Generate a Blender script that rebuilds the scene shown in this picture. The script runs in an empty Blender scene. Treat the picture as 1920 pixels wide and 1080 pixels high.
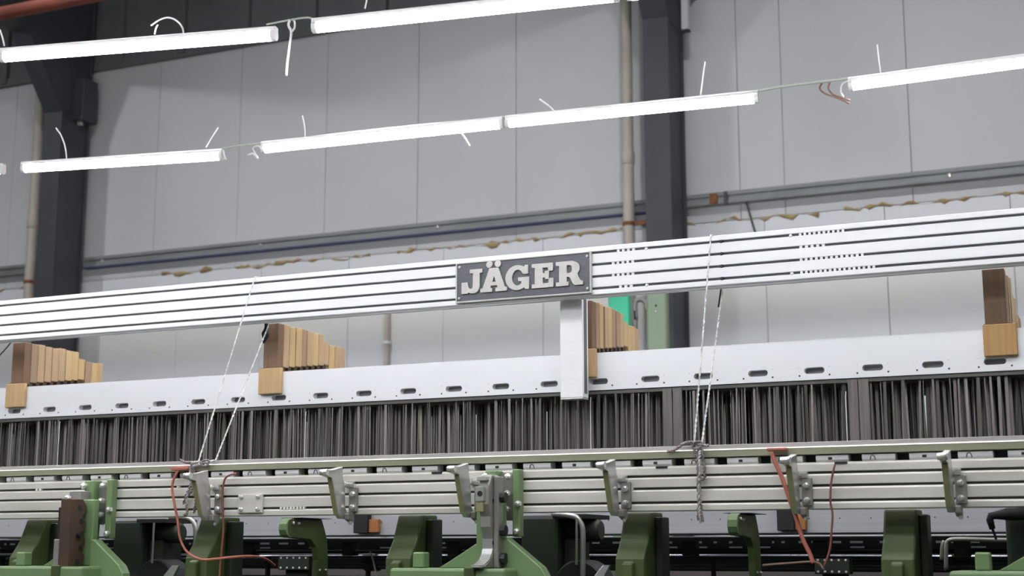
import bpy, bmesh, math, random
from mathutils import Vector, Matrix

# ------------------------------------------------------------------ camera, world, exposure
SC = bpy.context.scene
COL = SC.collection
F_PX = 2700.0
PITCH = math.atan(494 / F_PX)
YAW = math.pi / 2 - math.atan(6110 * math.cos(PITCH) / F_PX)
CAM_Z = 1.6
cd = bpy.data.cameras.new('camera')
cam = bpy.data.objects.new('camera', cd)
COL.objects.link(cam)
cam.location = (0, 0, CAM_Z)
cam.rotation_euler = (math.pi / 2 + PITCH, 0, YAW)
cd.sensor_width = 36.0
cd.lens = F_PX / 1920 * 36
cd.clip_start = 0.05
cd.clip_end = 200
cd.dof.use_dof = True
cd.dof.focus_distance = 4.75
cd.dof.aperture_fstop = 4.5
SC.camera = cam

SC.view_settings.view_transform = 'Standard'
SC.view_settings.look = 'None'
SC.view_settings.gamma = 1.0
SC.view_settings.use_curve_mapping = False
SC.view_settings.exposure = 2.25

W = bpy.data.worlds.new('world')
SC.world = W
W.use_nodes = True
W.node_tree.nodes['Background'].inputs[0].default_value = (0.75, 0.8, 0.9, 1)
W.node_tree.nodes['Background'].inputs[1].default_value = 0.05

TUBE_POWER = 15.0        # emission strength of the tube lamps
FILL_POWER = 82.0         # emission strength of the added fill lamps that brighten the back wall

# ------------------------------------------------------------------ helpers
rnd = random.Random(7)
_s, _c = math.sin(YAW), math.cos(YAW)
_F = Vector((-_s * math.cos(PITCH), _c * math.cos(PITCH), math.sin(PITCH)))
_R = Vector((_c, _s, 0))
_U = _R.cross(_F)


def P(x, y, Y=None, Z=None):
    """world point seen at photo pixel (x, y) on the plane Y (or height Z)"""
    d = _F + _R * ((x - 960) / F_PX) + _U * ((540 - y) / F_PX)
    t = Y / d.y if Y is not None else (Z - CAM_Z) / d.z
    return Vector((0, 0, CAM_Z)) + d * t


def mat(name, col, rough=0.5, metal=0.0, var=0.0, scale=8.0, stretch=(1, 1, 1), bump=0.0,
        col2=None, emit=0.0, island=0.0, spec=0.5):
    m = bpy.data.materials.new(name)
    m.use_nodes = True
    nt = m.node_tree
    N, L = nt.nodes, nt.links
    b = N['Principled BSDF']
    b.inputs['Base Color'].default_value = (*col, 1)
    b.inputs['Roughness'].default_value = rough
    b.inputs['Metallic'].default_value = metal
    b.inputs['Specular IOR Level'].default_value = spec
    if emit:
        b.inputs['Emission Color'].default_value = (*col, 1)
        b.inputs['Emission Strength'].default_value = emit
        return m
    tc = N.new('ShaderNodeTexCoord')
    mp = N.new('ShaderNodeMapping')
    mp.inputs['Scale'].default_value = stretch
    L.new(tc.outputs['Object'], mp.inputs['Vector'])
    nz = N.new('ShaderNodeTexNoise')
    nz.inputs['Scale'].default_value = scale
    nz.inputs['Detail'].default_value = 5
    L.new(mp.outputs[0], nz.inputs['Vector'])
    last = None
    if var or col2:
        mx = N.new('ShaderNodeMix')
        mx.data_type = 'RGBA'
        c2 = col2 if col2 else tuple(max(0, k * (1 - var)) for k in col)
        mx.inputs[6].default_value = (*col, 1)
        mx.inputs[7].default_value = (*c2, 1)
        rp = N.new('ShaderNodeMapRange')
        rp.inputs[1].default_value = 0.35
        rp.inputs[2].default_value = 0.7
        L.new(nz.outputs[0], rp.inputs[0])
        L.new(rp.outputs[0], mx.inputs[0])
        L.new(mx.outputs[2], b.inputs['Base Color'])
        last = mx.outputs[2]
    if island:
        g = N.new('ShaderNodeNewGeometry')
        hs = N.new('ShaderNodeHueSaturation')
        rp = N.new('ShaderNodeMapRange')
        rp.inputs[3].default_value = 1 - island
        rp.inputs[4].default_value = 1 + island
        L.new(g.outputs['Random Per Island'], rp.inputs[0])
        L.new(rp.outputs[0], hs.inputs['Value'])
        if last:
            L.new(last, hs.inputs['Color'])
        else:
            hs.inputs['Color'].default_value = (*col, 1)
        L.new(hs.outputs[0], b.inputs['Base Color'])
    if bump:
        bp = N.new('ShaderNodeBump')
        bp.inputs['Strength'].default_value = bump
        bp.inputs['Distance'].default_value = 0.01
        L.new(nz.outputs[0], bp.inputs['Height'])
        L.new(bp.outputs[0], b.inputs['Normal'])
    return m


M = {}
M['beam'] = mat('white anodised aluminium', (0.80, 0.805, 0.82), 0.5, 0.0, 0.06, 3, (0.2, 1, 6), spec=0.05)
M['groove'] = mat('dark groove', (0.10, 0.10, 0.105), 0.6)
M['frame'] = mat('pale aluminium rail', (0.70, 0.71, 0.735), 0.45, 0.1, 0.05, 2.5, (0.3, 1, 3))
M['lowrail'] = mat('bare brushed aluminium', (0.40, 0.405, 0.43), 0.45, 0.2, 0.12, 3, (0.4, 1, 30))
M['slot_back'] = mat('slot back grey', (0.20, 0.20, 0.20), 0.6, 0.2)
M['rivet'] = mat('dark rivet', (0.07, 0.07, 0.07), 0.5)
M['rail'] = mat('raw aluminium extrusion', (0.66, 0.645, 0.595), 0.40, 0.2, 0.2, 2.2, (1.2, 1, 9), col2=(0.54, 0.525, 0.465))
M['olive'] = mat('aluminium with painted olive reflection', (0.44, 0.45, 0.31), 0.45, 0.2, 0.2, 3, (1, 1, 5))
M['ridge'] = mat('bright machined edge', (0.86, 0.84, 0.78), 0.35, 0.2)
M['reedtop'] = mat('grey reed band', (0.42, 0.40, 0.39), 0.5, 0.3, 0.2, 6)
M['clip'] = mat('silver clip', (0.72, 0.72, 0.72), 0.4, 0.3, 0.1, 20)
M['dark'] = mat('blackened steel', (0.025, 0.026, 0.026), 0.5, 0.3, 0.3, 6)
M['darkgrey'] = mat('dark grey painted steel', (0.055, 0.057, 0.066), 0.55, 0.0, 0.25, 2)
M['wall'] = mat('grey sandwich panel', (0.55, 0.555, 0.56), 0.5, 0.0, 0.09, 0.9, (1, 1, 0.5))
M['seam'] = mat('panel joint', (0.30, 0.30, 0.31), 0.8)
M['fascia'] = mat('dark roof cladding', (0.14, 0.145, 0.15), 0.6, 0.0, 0.2, 1.5)
M['girt'] = mat('galvanised steel girt', (0.26, 0.275, 0.275), 0.5, 0.2, 0.25, 3, (0.6, 1, 4))
M['blue'] = mat('blue protective film', (0.045, 0.055, 0.16), 0.5)
M['foam'] = mat('dried expanding foam', (0.46, 0.35, 0.17), 0.8, 0, 0.5, 5, col2=(0.26, 0.17, 0.07), bump=0.6)
M['pvc'] = mat('cream plastic pipe', (0.52, 0.47, 0.41), 0.5, 0, 0.15, 3)
M['rust'] = mat('rust', (0.25, 0.10, 0.035), 0.8, 0, 0.5, 20)
M['red'] = mat('red lead paint', (0.15, 0.030, 0.014), 0.6, 0, 0.3, 2)
M['concrete'] = mat('grey concrete floor', (0.075, 0.078, 0.075), 0.5, 0, 0.25, 1.5)
M['housing'] = mat('white lamp housing', (0.80, 0.78, 0.77), 0.4)
M['tube'] = mat('lit tube', (0.96, 0.97, 1.0), emit=TUBE_POWER)
M['bay'] = mat('lit fill lamp lens', (0.96, 0.97, 1.0), emit=FILL_POWER)
M['whitewire'] = mat('white wire', (0.78, 0.78, 0.77), 0.5)
M['greywire'] = mat('grey green cable', (0.42, 0.46, 0.40), 0.5)
M['brownwire'] = mat('brown wire', (0.22, 0.13, 0.10), 0.5)
M['blackrub'] = mat('black rubber', (0.006, 0.006, 0.0065), 0.7)
M['cable'] = mat('orange red cable', (0.42, 0.13, 0.09), 0.45)
M['cabledark'] = mat('dark red cable', (0.24, 0.07, 0.06), 0.45)
M['pink'] = mat('frayed pinkish cord', (0.13, 0.095, 0.09), 0.8, 0, 0.5, 60, col2=(0.34, 0.29, 0.28))
M['rope'] = mat('twisted white cord', (0.62, 0.62, 0.62), 0.8, 0, 0.6, 70, (1, 1, 1))
M['green'] = mat('bright machine green', (0.175, 0.27, 0.122), 0.4, 0, 0.15, 5)
M['dgreen'] = mat('dark machine green', (0.060, 0.086, 0.022), 0.5, 0, 0.25, 5)
M['dkgreen'] = mat('very dark green casting', (0.022, 0.032, 0.020), 0.5, 0, 0.3, 5)
M['sage'] = mat('sage green cabinet', (0.185, 0.245, 0.165), 0.5, 0, 0.08, 3)
M['teal'] = mat('emerald plastic', (0.04, 0.50, 0.28), 0.45, 0, 0.1, 3)
M['pipegrey'] = mat('grey pipe', (0.20, 0.20, 0.19), 0.5, 0.2, 0.2, 5)
M['steel'] = mat('machined steel', (0.62, 0.62, 0.61), 0.28, 0.75, 0.15, 14)
M['steeldull'] = mat('dull steel', (0.36, 0.345, 0.32), 0.45, 0.55, 0.3, 9)
M['rollersteel'] = mat('dark polished roller', (0.09, 0.095, 0.11), 0.22, 0.6, 0.2, 4)
M['zinc'] = mat('bright zinc screw', (0.80, 0.79, 0.76), 0.25, 0.7)
M['oliveedge'] = mat('steel with olive reflection and wear', (0.36, 0.35, 0.17), 0.4, 0.35, 0.25, 12)
M['rustblock'] = mat('rust brown steel', (0.062, 0.040, 0.032), 0.55, 0.25, 0.4, 12, col2=(0.095, 0.05, 0.026))
M['brown'] = mat('brown dusty iron', (0.022, 0.016, 0.012), 0.8, 0, 0.5, 5)
M['plastic_plate'] = mat('dark enamel', (0.085, 0.09, 0.105), 0.42, 0.1, 0.25, 60, (1, 1, 4))
M['letter'] = mat('cast aluminium lettering', (0.52, 0.505, 0.485), 0.5, 0.1, 0.12, 40)
M['heddle'] = mat('flat steel heddle', (0.175, 0.16, 0.15), 0.5, 0.4, 0.3, 3, (8, 8, 1.2), island=0.7)
M['heddlelight'] = mat('pale heddle bundle', (0.17, 0.155, 0.148), 0.5, 0.3, 0.4, 12, (10, 1, 0.4))
M['barh'] = mat('grey heddle bar', (0.11, 0.106, 0.10), 0.5, 0.3, 0.3, 6, (0.3, 1, 8))


def woodmat(name, a, b):
    return mat(name, a, 0.55, 0, 0.0, 6, (14, 14, 0.7), 0.05, col2=b)


WOODS = [woodmat('wood tan', (0.40, 0.28, 0.16), (0.31, 0.20, 0.11)),
         woodmat('wood honey', (0.45, 0.32, 0.16), (0.36, 0.24, 0.105)),
         woodmat('wood brown', (0.29, 0.195, 0.12), (0.22, 0.135, 0.08)),
         woodmat('wood pale', (0.48, 0.37, 0.24), (0.38, 0.27, 0.16))]
M['wooddark'] = woodmat('wood red brown', (0.17, 0.095, 0.05), (0.13, 0.068, 0.034))
M['pad'] = woodmat('wood orange pad', (0.50, 0.335, 0.175), (0.44, 0.28, 0.13))
M['pad2'] = woodmat('wood orange dark pad', (0.40, 0.235, 0.085), (0.33, 0.18, 0.06))
M['lowwood'] = woodmat('wood orange low block', (0.36, 0.14, 0.04), (0.30, 0.11, 0.03))


class MB:
    def __init__(self):
        self.v, self.f = [], []

    def add(self, vs, fs):
        o = len(self.v)
        self.v += [tuple(p) for p in vs]
        self.f += [tuple(i + o for i in q) for q in fs]
        return self

    def box(self, x0, x1, y0, y1, z0, z1):
        x0, x1 = min(x0, x1), max(x0, x1)
        return self.add([(x0, y0, z0), (x1, y0, z0), (x1, y1, z0), (x0, y1, z0), (x0, y0, z1), (x1, y0, z1), (x1, y1, z1), (x0, y1, z1)],
                        [(0, 3, 2, 1), (4, 5, 6, 7), (0, 1, 5, 4), (1, 2, 6, 5), (2, 3, 7, 6), (3, 0, 4, 7)])

    def prism(self, a, b):
        n = len(a)
        return self.add(list(a) + list(b), [tuple(range(n))[::-1], tuple(range(n, 2 * n))] +
                        [(i, (i + 1) % n, n + (i + 1) % n, n + i) for i in range(n)])

    def yz(self, poly, x0, x1):
        return self.prism([(x0, y, z) for y, z in poly], [(x1, y, z) for y, z in poly])

    def xz(self, poly, y0, y1):
        return self.prism([(x, y0, z) for x, z in poly][::-1], [(x, y1, z) for x, z in poly][::-1])

    def tube(self, pts, r, n=8, closed_ends=True):
        pts = [Vector(p) for p in pts]
        rs = r if isinstance(r, (list, tuple)) else [r] * len(pts)
        rings = []
        ref = None
        for i, p in enumerate(pts):
            t = (pts[min(i + 1, len(pts) - 1)] - pts[max(i - 1, 0)]).normalized()
            if ref is None:
                ref = Vector((0, 0, 1)) if abs(t.z) < 0.9 else Vector((1, 0, 0))
            a = (ref - t * ref.dot(t)).normalized()
            ref = a
            b = t.cross(a)
            rings.append([p + (a * math.cos(k * 2 * math.pi / n) + b * math.sin(k * 2 * math.pi / n)) * rs[i] for k in range(n)])
        vs = [q for rg in rings for q in rg]
        fs = []
        for i in range(len(rings) - 1):
            for k in range(n):
                k2 = (k + 1) % n
                fs.append((i * n + k, i * n + k2, (i + 1) * n + k2, (i + 1) * n + k))
        if closed_ends:
            fs.append(tuple(range(n))[::-1])
            fs.append(tuple((len(rings) - 1) * n + k for k in range(n)))
        return self.add(vs, fs)

    def dome(self, c, axis, r, h, n=10):
        """screw head: short cylinder with a rounded top, from c along axis"""
        c, axis = Vector(c), Vector(axis).normalized()
        return self.tube([c, c + axis * h * 0.6, c + axis * h * 0.9, c + axis * h], [r, r, r * 0.75, r * 0.35], n)

    def build(self, name, m, parent=None, bevel=0.0, smooth=False, seg=1):
        off = parent_loc(parent)
        me = bpy.data.meshes.new(name)
        me.from_pydata([(Vector(p) - off) for p in self.v], [], self.f)
        bm = bmesh.new()
        bm.from_mesh(me)
        bmesh.ops.recalc_face_normals(bm, faces=bm.faces)
        bm.to_mesh(me)
        bm.free()
        me.materials.append(M[m] if isinstance(m, str) else m)
        o = bpy.data.objects.new(name, me)
        COL.objects.link(o)
        if parent:
            o.parent = parent
        if smooth:
            for p in me.polygons:
                p.use_smooth = len(p.vertices) == 4
        if bevel:
            b = o.modifiers.new('bevel', 'BEVEL')
            b.width = bevel
            b.segments = seg
            b.limit_method = 'ANGLE'
            b.angle_limit = math.radians(40)
        return o


def parent_loc(p):
    v = Vector((0, 0, 0))
    while p is not None:
        v += p.location
        p = p.parent
    return v


def tag(o, label, cat=None, group=None, kind=None):
    if label:
        o['label'] = label
    if cat:
        o['category'] = cat
    if group:
        o['group'] = group
    if kind:
        o['kind'] = kind
    return o


def thing(name, label, cat, loc, group=None):
    o = bpy.data.objects.new(name, None)
    o.empty_display_size = 0.1
    COL.objects.link(o)
    o.location = loc
    return tag(o, label, cat, group)


def copy_tree(o, parent=None):
    c = o.copy()
    COL.objects.link(c)
    c.parent = parent
    for ch in o.children:
        copy_tree(ch, c)
    return c


def spline(pts, n=6):
    """Catmull-Rom through points"""
    pts = [Vector(p) for p in pts]
    q = [pts[0] * 2 - pts[1]] + pts + [pts[-1] * 2 - pts[-2]]
    out = []
    for i in range(1, len(q) - 2):
        a, b, c, d = q[i - 1], q[i], q[i + 1], q[i + 2]
        for k in range(n):
            t = k / n
            out.append(0.5 * ((2 * b) + (c - a) * t + (2 * a - 5 * b + 4 * c - d) * t * t + (3 * b - a - 3 * c + d) * t ** 3))
    out.append(pts[-1])
    return out


def pxs(lst, Y):
    """photo pixels to points; entries (x, y) on plane Y or (x, y, Yown)"""
    return [P(a[0], a[1], a[2] if len(a) > 2 else Y) for a in lst]


# ------------------------------------------------------------------ structure
XL, XR, YF, YB = -24.0, 12.0, -9.0, 12.0
ROOF_Z = 9.0
tag(MB().box(XL, XR, YF, YB + 0.3, -0.2, 0.0).build('floor', 'concrete'), 'grey concrete floor of the weaving hall', None, None, 'structure')
tag(MB().box(XL, XR, YF, YB + 0.3, ROOF_Z, ROOF_Z + 0.15).build('ceiling', 'fascia'), 'dark metal roof of the hall', None, None, 'structure')
tag(MB().box(XL - 0.2, XL, YF, YB + 0.3, 0, ROOF_Z).build('wall_left', 'wall'), 'grey end wall of the hall', None, None, 'structure')
tag(MB().box(XR, XR + 0.2, YF, YB + 0.3, 0, ROOF_Z).build('wall_right', 'wall'), 'grey end wall behind the right side', None, None, 'structure')
tag(MB().box(XL, XR, YF - 0.2, YF, 0, ROOF_Z).build('wall_front', 'wall'), 'grey wall behind the viewer', None, None, 'structure')

ZJ, ZT = 4.45, 6.83
wall = MB().box(XL, XR, YB + 0.05, YB + 0.25, 0, ROOF_Z).build('wall_back', 'seam')
tag(wall, 'grey sandwich panel wall behind the loom', None, None, 'structure')
# upper row of panels: seams as in the photo, lower row offset
up = [P(x, 250, YB).x for x in (297, 450, 612, 784, 968, 1177, 1385, 1468, 1706)]
step = 1.0
while up[0] > XL + step:
    up.insert(0, up[0] - step)
while up[-1] < XR - step:
    up.append(up[-1] + step)
lo = [P(x, 470, YB).x for x in (337, 492, 655, 832, 1018, 1215, 1435, 1662)]
while lo[0] > XL + step:
    lo.insert(0, lo[0] - step)
while lo[-1] < XR - step:
    lo.append(lo[-1] + step)
g = 0.0024


def panelrow(seams, z0, z1, m):
    ss = [XL] + seams + [XR]
    for a, b in zip(ss[:-1], ss[1:]):
        dy = rnd.uniform(0, 0.003)
        MB().box(a + g, b - g, YB - dy, YB + 0.055, z0 + g, z1 - g).build('wall_panel', m, wall, 0.002)


# lower panels carry old cream runs of sealant in a ragged band; their paler base paints in brighter light
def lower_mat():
    m = mat('sandwich panel with sealant runs and painted light', (0.53, 0.545, 0.565), 0.5)
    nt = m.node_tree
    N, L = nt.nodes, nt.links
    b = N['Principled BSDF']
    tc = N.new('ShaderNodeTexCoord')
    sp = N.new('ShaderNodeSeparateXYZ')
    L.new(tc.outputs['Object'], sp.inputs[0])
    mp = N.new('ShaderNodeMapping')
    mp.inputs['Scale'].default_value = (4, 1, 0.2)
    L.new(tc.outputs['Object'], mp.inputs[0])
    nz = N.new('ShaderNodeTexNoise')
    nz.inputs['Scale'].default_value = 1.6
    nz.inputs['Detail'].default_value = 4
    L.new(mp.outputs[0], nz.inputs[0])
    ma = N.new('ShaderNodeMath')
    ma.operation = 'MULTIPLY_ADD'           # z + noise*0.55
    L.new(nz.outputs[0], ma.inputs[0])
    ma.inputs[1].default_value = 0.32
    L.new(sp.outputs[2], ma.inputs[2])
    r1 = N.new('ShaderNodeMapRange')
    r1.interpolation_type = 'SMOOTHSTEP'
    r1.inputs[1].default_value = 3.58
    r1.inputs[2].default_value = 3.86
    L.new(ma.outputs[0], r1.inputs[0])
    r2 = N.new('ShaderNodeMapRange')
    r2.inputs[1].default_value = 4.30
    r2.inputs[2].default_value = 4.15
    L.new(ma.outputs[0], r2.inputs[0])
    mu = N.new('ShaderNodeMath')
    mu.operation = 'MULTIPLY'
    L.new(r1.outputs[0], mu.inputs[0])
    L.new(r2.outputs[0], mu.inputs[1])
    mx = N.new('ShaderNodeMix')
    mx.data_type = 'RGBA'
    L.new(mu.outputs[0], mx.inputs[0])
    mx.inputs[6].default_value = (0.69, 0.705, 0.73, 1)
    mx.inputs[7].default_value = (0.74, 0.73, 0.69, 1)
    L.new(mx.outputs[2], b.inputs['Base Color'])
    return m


M['wall_low_lit'] = lower_mat()
panelrow(up, ZJ, ZT, 'wall')
panelrow(lo, 0, ZJ, 'wall_low_lit')
x = XL
while x < XR:                                  # dark corrugated cladding above the panels
    MB().box(x + 0.01, x + 0.81, YB - 0.02, YB + 0.055, ZT, ROOF_Z).build('cladding_sheet', 'fascia', wall, 0.01)
    MB().box(x + 0.78, x + 0.86, YB - 0.07, YB - 0.01, ZT, ROOF_Z).build('cladding_rib', 'fascia', wall)
    x += 0.82
MB().box(XL, XR, YB - 0.05, YB + 0.01, ZT - 0.03, ZT + 0.06).build('eaves_flashing', 'fascia', wall)

# dried foam squeezed out of the joint between the two panel rows
mb = MB()
for (x0, x1) in ((-22, -10.9), (-9.4, -8.75), (-8.5, -6.9), (-6.6, -4.25), (-4.05, -3.6), (-3.55, -2.5), (-2.3, -1.2), (-1.1, 0.2), (0.4, 9)):
    xx = x0
    z = ZJ
    pts, rs = [], []
    while xx < x1:
        z = ZJ + 0.55 * (z - ZJ) + rnd.uniform(-0.02, 0.02)
        pts.append((xx, YB - 0.004, z))
        rs.append(max(0.0015, rnd.gauss(0.010, 0.010)) if rnd.random() < 0.8 else 0.001)
        xx += rnd.uniform(0.03, 0.08)
    if len(pts) > 2:
        mb.tube(pts, rs, 6)
tag(mb.build('foam_seam', 'foam', wall, smooth=True), 'ragged line of brown dried foam along the wall joint', None, None, 'stuff')


# girts
def girt(x0, x1, label, blue):
    t = thing('wall_girt', label, 'girt', (x0, YB - 0.09, 4.60), 'steel girts along the back wall')
    MB().yz([(YB - 0.10, 4.585), (YB - 0.10, 4.605), (YB - 0.085, 4.605), (YB - 0.085, 4.665), (YB - 0.10, 4.665), (YB - 0.10, 4.683), (YB - 0.008, 4.683), (YB - 0.008, 4.585)], x0, x1).build('channel', 'girt', t, 0.003)
    MB().yz([(YB - 0.105, 4.657), (YB - 0.105, 4.69), (YB - 0.098, 4.69), (YB - 0.098, 4.657)], x0, x1).build('lip', 'girt', t)
    if blue:
        MB().box(x0, x1, YB - 0.102, YB - 0.02, 4.575, 4.585).build('film_strip', 'blue', t)
    for k in range(int((x1 - x0) / 2)):
        c = (x0 + 0.25 + 2 * k, YB - 0.085, 4.635)
        MB().dome(c, (0, -1, 0), 0.018, 0.016, 8).build('bolt', 'zinc', t)
    return t


CXL, CXR = -10.615, -3.888
girt(XL, CXL, 'grey steel girt on the wall left of the left column', False)
girt(CXL + 0.24, CXR, 'grey steel girt with blue underside between the two dark columns', True)
gr = girt(CXR + 0.22, XR, 'grey steel girt with rusty joint right of the middle column', False)
xj = P(1335, 372, YB - 0.1).x
MB().box(xj - 0.02, xj + 0.05, YB - 0.107, YB - 0.09, 4.588, 4.682).build('rust_patch', 'rust', gr)
MB().box(xj + 0.11, xj + 0.14, YB - 0.112, YB - 0.09, 4.57, 4.69).build('cleat', 'darkgrey', gr)


# columns with rafters
def column(x, label):
    y0, y1 = 11.45, 11.89
    t = thing('steel_column', label, 'column', (x + 0.12, 11.67, 0), 'dark steel columns')
    MB().box(x, x + 0.235, y0, y0 + 0.018, 0, 6.2).build('front_flange', 'darkgrey', t, 0.003)
    MB().box(x, x + 0.235, y1 - 0.018, y1, 0, 7.6).build('rear_flange', 'darkgrey', t, 0.003)
    MB().box(x + 0.10, x + 0.21, y0 + 0.018, y1 - 0.018, 0, 7.2).build('web', 'darkgrey', t)
    MB().box(x - 0.02, x + 0.255, y0 - 0.03, y1, 0, 0.03).build('base_plate', 'darkgrey', t)
    # haunch and rafter run towards the viewer, rising
    MB().yz([(y0 + 0.02, 6.2), (y0 - 0.55, 6.95), (y0 - 6.0, 7.9), (y0 - 6.0, 8.55), (y1, 7.7), (y1, 6.2)], x + 0.10, x + 0.215).build('rafter_web', 'darkgrey', t)
    MB().yz([(y0, 6.2), (y0 - 0.57, 6.93), (y0 - 6.0, 7.88), (y0 - 6.0, 7.9), (y0 - 0.55, 6.96), (y0 + 0.02, 6.22)], x, x + 0.235).build('haunch_flange', 'darkgrey', t)
    if x < -8:
        MB().box(x + 0.18, x + 0.34, y1 - 0.25, y1 - 0.02, 6.15, 6.62).build('stiffener_plate', 'darkgrey', t, 0.005)
        MB().box(x + 0.24, x + 0.28, y1 - 0.2, y1 - 0.16, 6.11, 6.15).build('bolt', 'zinc', t)
    return t


column(CXL, 'dark grey steel column at the left with haunch under the roof')
column(CXR, 'dark grey steel column right of the picture middle behind the loom')


def downpipe(x, r, label, couplings, xcol, y=11.80):
    t = thing('rain_pipe', label, 'pipe', (x, y, 0), 'cream rain pipes on the wall')
    MB().tube([(x, y, 0), (x, y, 8.8)], r, 14).build('pipe', 'pvc', t, smooth=True)
    for z in couplings:
        MB().tube([(x, y, z), (x, y, z + 0.01), (x, y, z + 0.11), (x, y, z + 0.12)], [r, r * 1.16, r * 1.16, r], 14).build('coupling', 'pvc', t, smooth=True)
    for z in (4.44, 6.9):
        MB().tube([(x, y, z), (x, y, z + 0.035)], r * 1.1, 14).build('pipe_clamp', 'rust', t)
        MB().box(x + r * 0.9, xcol, y - 0.012, y + 0.012, z, z + 0.035).build('clamp_arm', 'rust', t)


downpipe(P(1176, 200, 11.80).x, 0.052, 'cream plastic rain pipe beside the middle column', (5.0, 2.4), CXR - 0.021)
downpipe(P(66, 350, 11.80).x, 0.055, 'cream plastic rain pipe beside the left column', (5.05, 2.4), CXL - 0.021)

# grey conduit box high on the wall, thin rod on the wall, red pipe, slim cream batten
p0 = P(1281, 60, 11.7)
t = thing('wall_trunking', 'pale grey trunking stub hanging beside the top of the middle column', 'trunking', (p0.x + 0.03, 11.7, p0.z))
MB().box(p0.x, p0.x + 0.065, 11.64, 11.7, p0.z, p0.z + 0.8).build('body', 'wall', t, 0.006)
MB().box(p0.x - 0.004, p0.x + 0.071, 11.632, 11.705, p0.z - 0.012, p0.z).build('end_cap', 'darkgrey', t)
MB().box(p0.x + 0.02, p0.x + 0.045, 11.7, YB, p0.z + 0.4, p0.z + 0.44).build('bracket', 'darkgrey', t)
tag(MB().tube(pxs([(1397, 372), (1404, 395), (1413, 425), (1420, 450)], 11.94), 0.009, 8).build('dark_rod', 'darkgrey', smooth=True), 'thin dark rod leaning on the wall right of the middle column', 'rod')
YP = 8.5
zr = P(60, 14, YP).z
t = thing('overhead_pipe', 'red painted overhead pipe in the dark top left corner', 'pipe', (-9.0, YP, zr))
MB().tube([(-14, YP, zr), (-5.5, YP, zr)], 0.055, 14).build('pipe', 'red', t, smooth=True)
for k in range(5):
    xx = -13.6 + 1.9 * k
    MB().box(xx, xx + 0.02, YP - 0.01, YP + 0.01, zr + 0.05, ROOF_Z).build('hanger', 'darkgrey', t)
xb = P(723, 640, 11.93).x
t = thing('wall_batten', 'slim cream vertical batten on the wall below the beam', 'batten', (xb, 11.96, 0))
MB().box(xb - 0.018, xb + 0.018, 11.93, 11.985, 0, 4.2).build('batten', 'pvc', t, 0.004)
for z in (1.0, 2.2, 3.55):
    MB().box(xb - 0.03, xb + 0.03, 11.92, 11.985, z, z + 0.03).build('clip', 'whitewire', t)


# ------------------------------------------------------------------ lamps
def lamp(a, b, label, group, wires=()):
    a, b = Vector(a), Vector(b)
    ax = (b - a).normalized()
    side = Vector((ax.y, -ax.x, 0)).normalized()
    upv = Vector((0, 0, 1))
    up2 = (upv - ax * ax.z).normalized()
    t = thing('tube_lamp', label, 'lamp', (a + b) / 2 + Vector((0, 0, -0.017)), group)
    n = 10
    prof = [(0.021 * math.cos(math.radians(a_)), 0.021 * math.sin(math.radians(a_))) for a_ in [180 + 18 * k for k in range(11)]]
    prof += [(0.0205, 0.009), (0.016, 0.014), (-0.016, 0.014), (-0.0205, 0.009)]

    def sweep(pr, p, q):
        return MB().prism([p + side * u + up2 * v for u, v in pr], [q + side * u + up2 * v for u, v in pr])
    e = ax * 0.018
    d = sweep(prof, a + e, b - e).build('diffuser', 'tube', t)
    hp = [(0.019, 0.0142), (0.019, 0.028), (0.014, 0.033), (-0.014, 0.033), (-0.019, 0.028), (-0.019, 0.0142)]
    sweep(hp, a, b).build('housing', 'housing', t)
    cp = [(u * 1.06, v * 1.06) for u, v in prof]
    sweep(cp, a, a + e).build('end_cap', 'housing', t)
    sweep(cp, b - e, b).build('end_cap', 'housing', t)
    for w in wires:
        MB().tube(spline(w, 5), 0.0035, 6).build('tie_wire', 'whitewire', t, smooth=True)
    return t


LZ = 3.54


def L(x, y):
    return P(x, y, Z=LZ)


def lw(lst, Y):
    return pxs(lst, Y)


GR = 'tube lamps hung in rows over the loom'
# lower (far) row
def ext(a, b, ln=1.2):
    d = (b - a).normalized()
    return a + d * ln


lamp(L(7, 319) - (L(418, 292) - L(42, 316)).normalized() * 1.2, L(7, 319), 'lit tube lamp at the left edge of the picture, only its end showing', GR)
lamp(L(42, 316), L(418, 292), 'lit tube lamp in the lower row, first full one from the left', GR,
     [lw([(125, 300), (122, 275), (114, 253), (105, 240)], 5.58), lw([(386, 276), (397, 258), (409, 239)], 5.7)])
lamp(L(492, 279), L(944, 232), 'lit tube lamp in the lower row, just left of its black taped joint', GR,
     [lw([(572, 258), (571, 237), (567, 217)], 5.74), lw([(866, 250), (873, 260), (881, 274)], 5.76)])
lamp(L(949, 231), L(1422, 184), 'lit tube lamp in the lower row crossing in front of the middle column', GR,
     [lw([(1041, 210), (1030, 199), (1012, 186)], 5.84), lw([(1314, 178), (1318, 145), (1322, 116)], 5.92)])
lamp(L(1592, 161), ext(L(1592, 161), L(1920, 117)), 'lit tube lamp at the far right edge of the lower row', GR,
     [lw([(1652, 138), (1648, 110), (1645, 84)], 5.92)])
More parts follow.
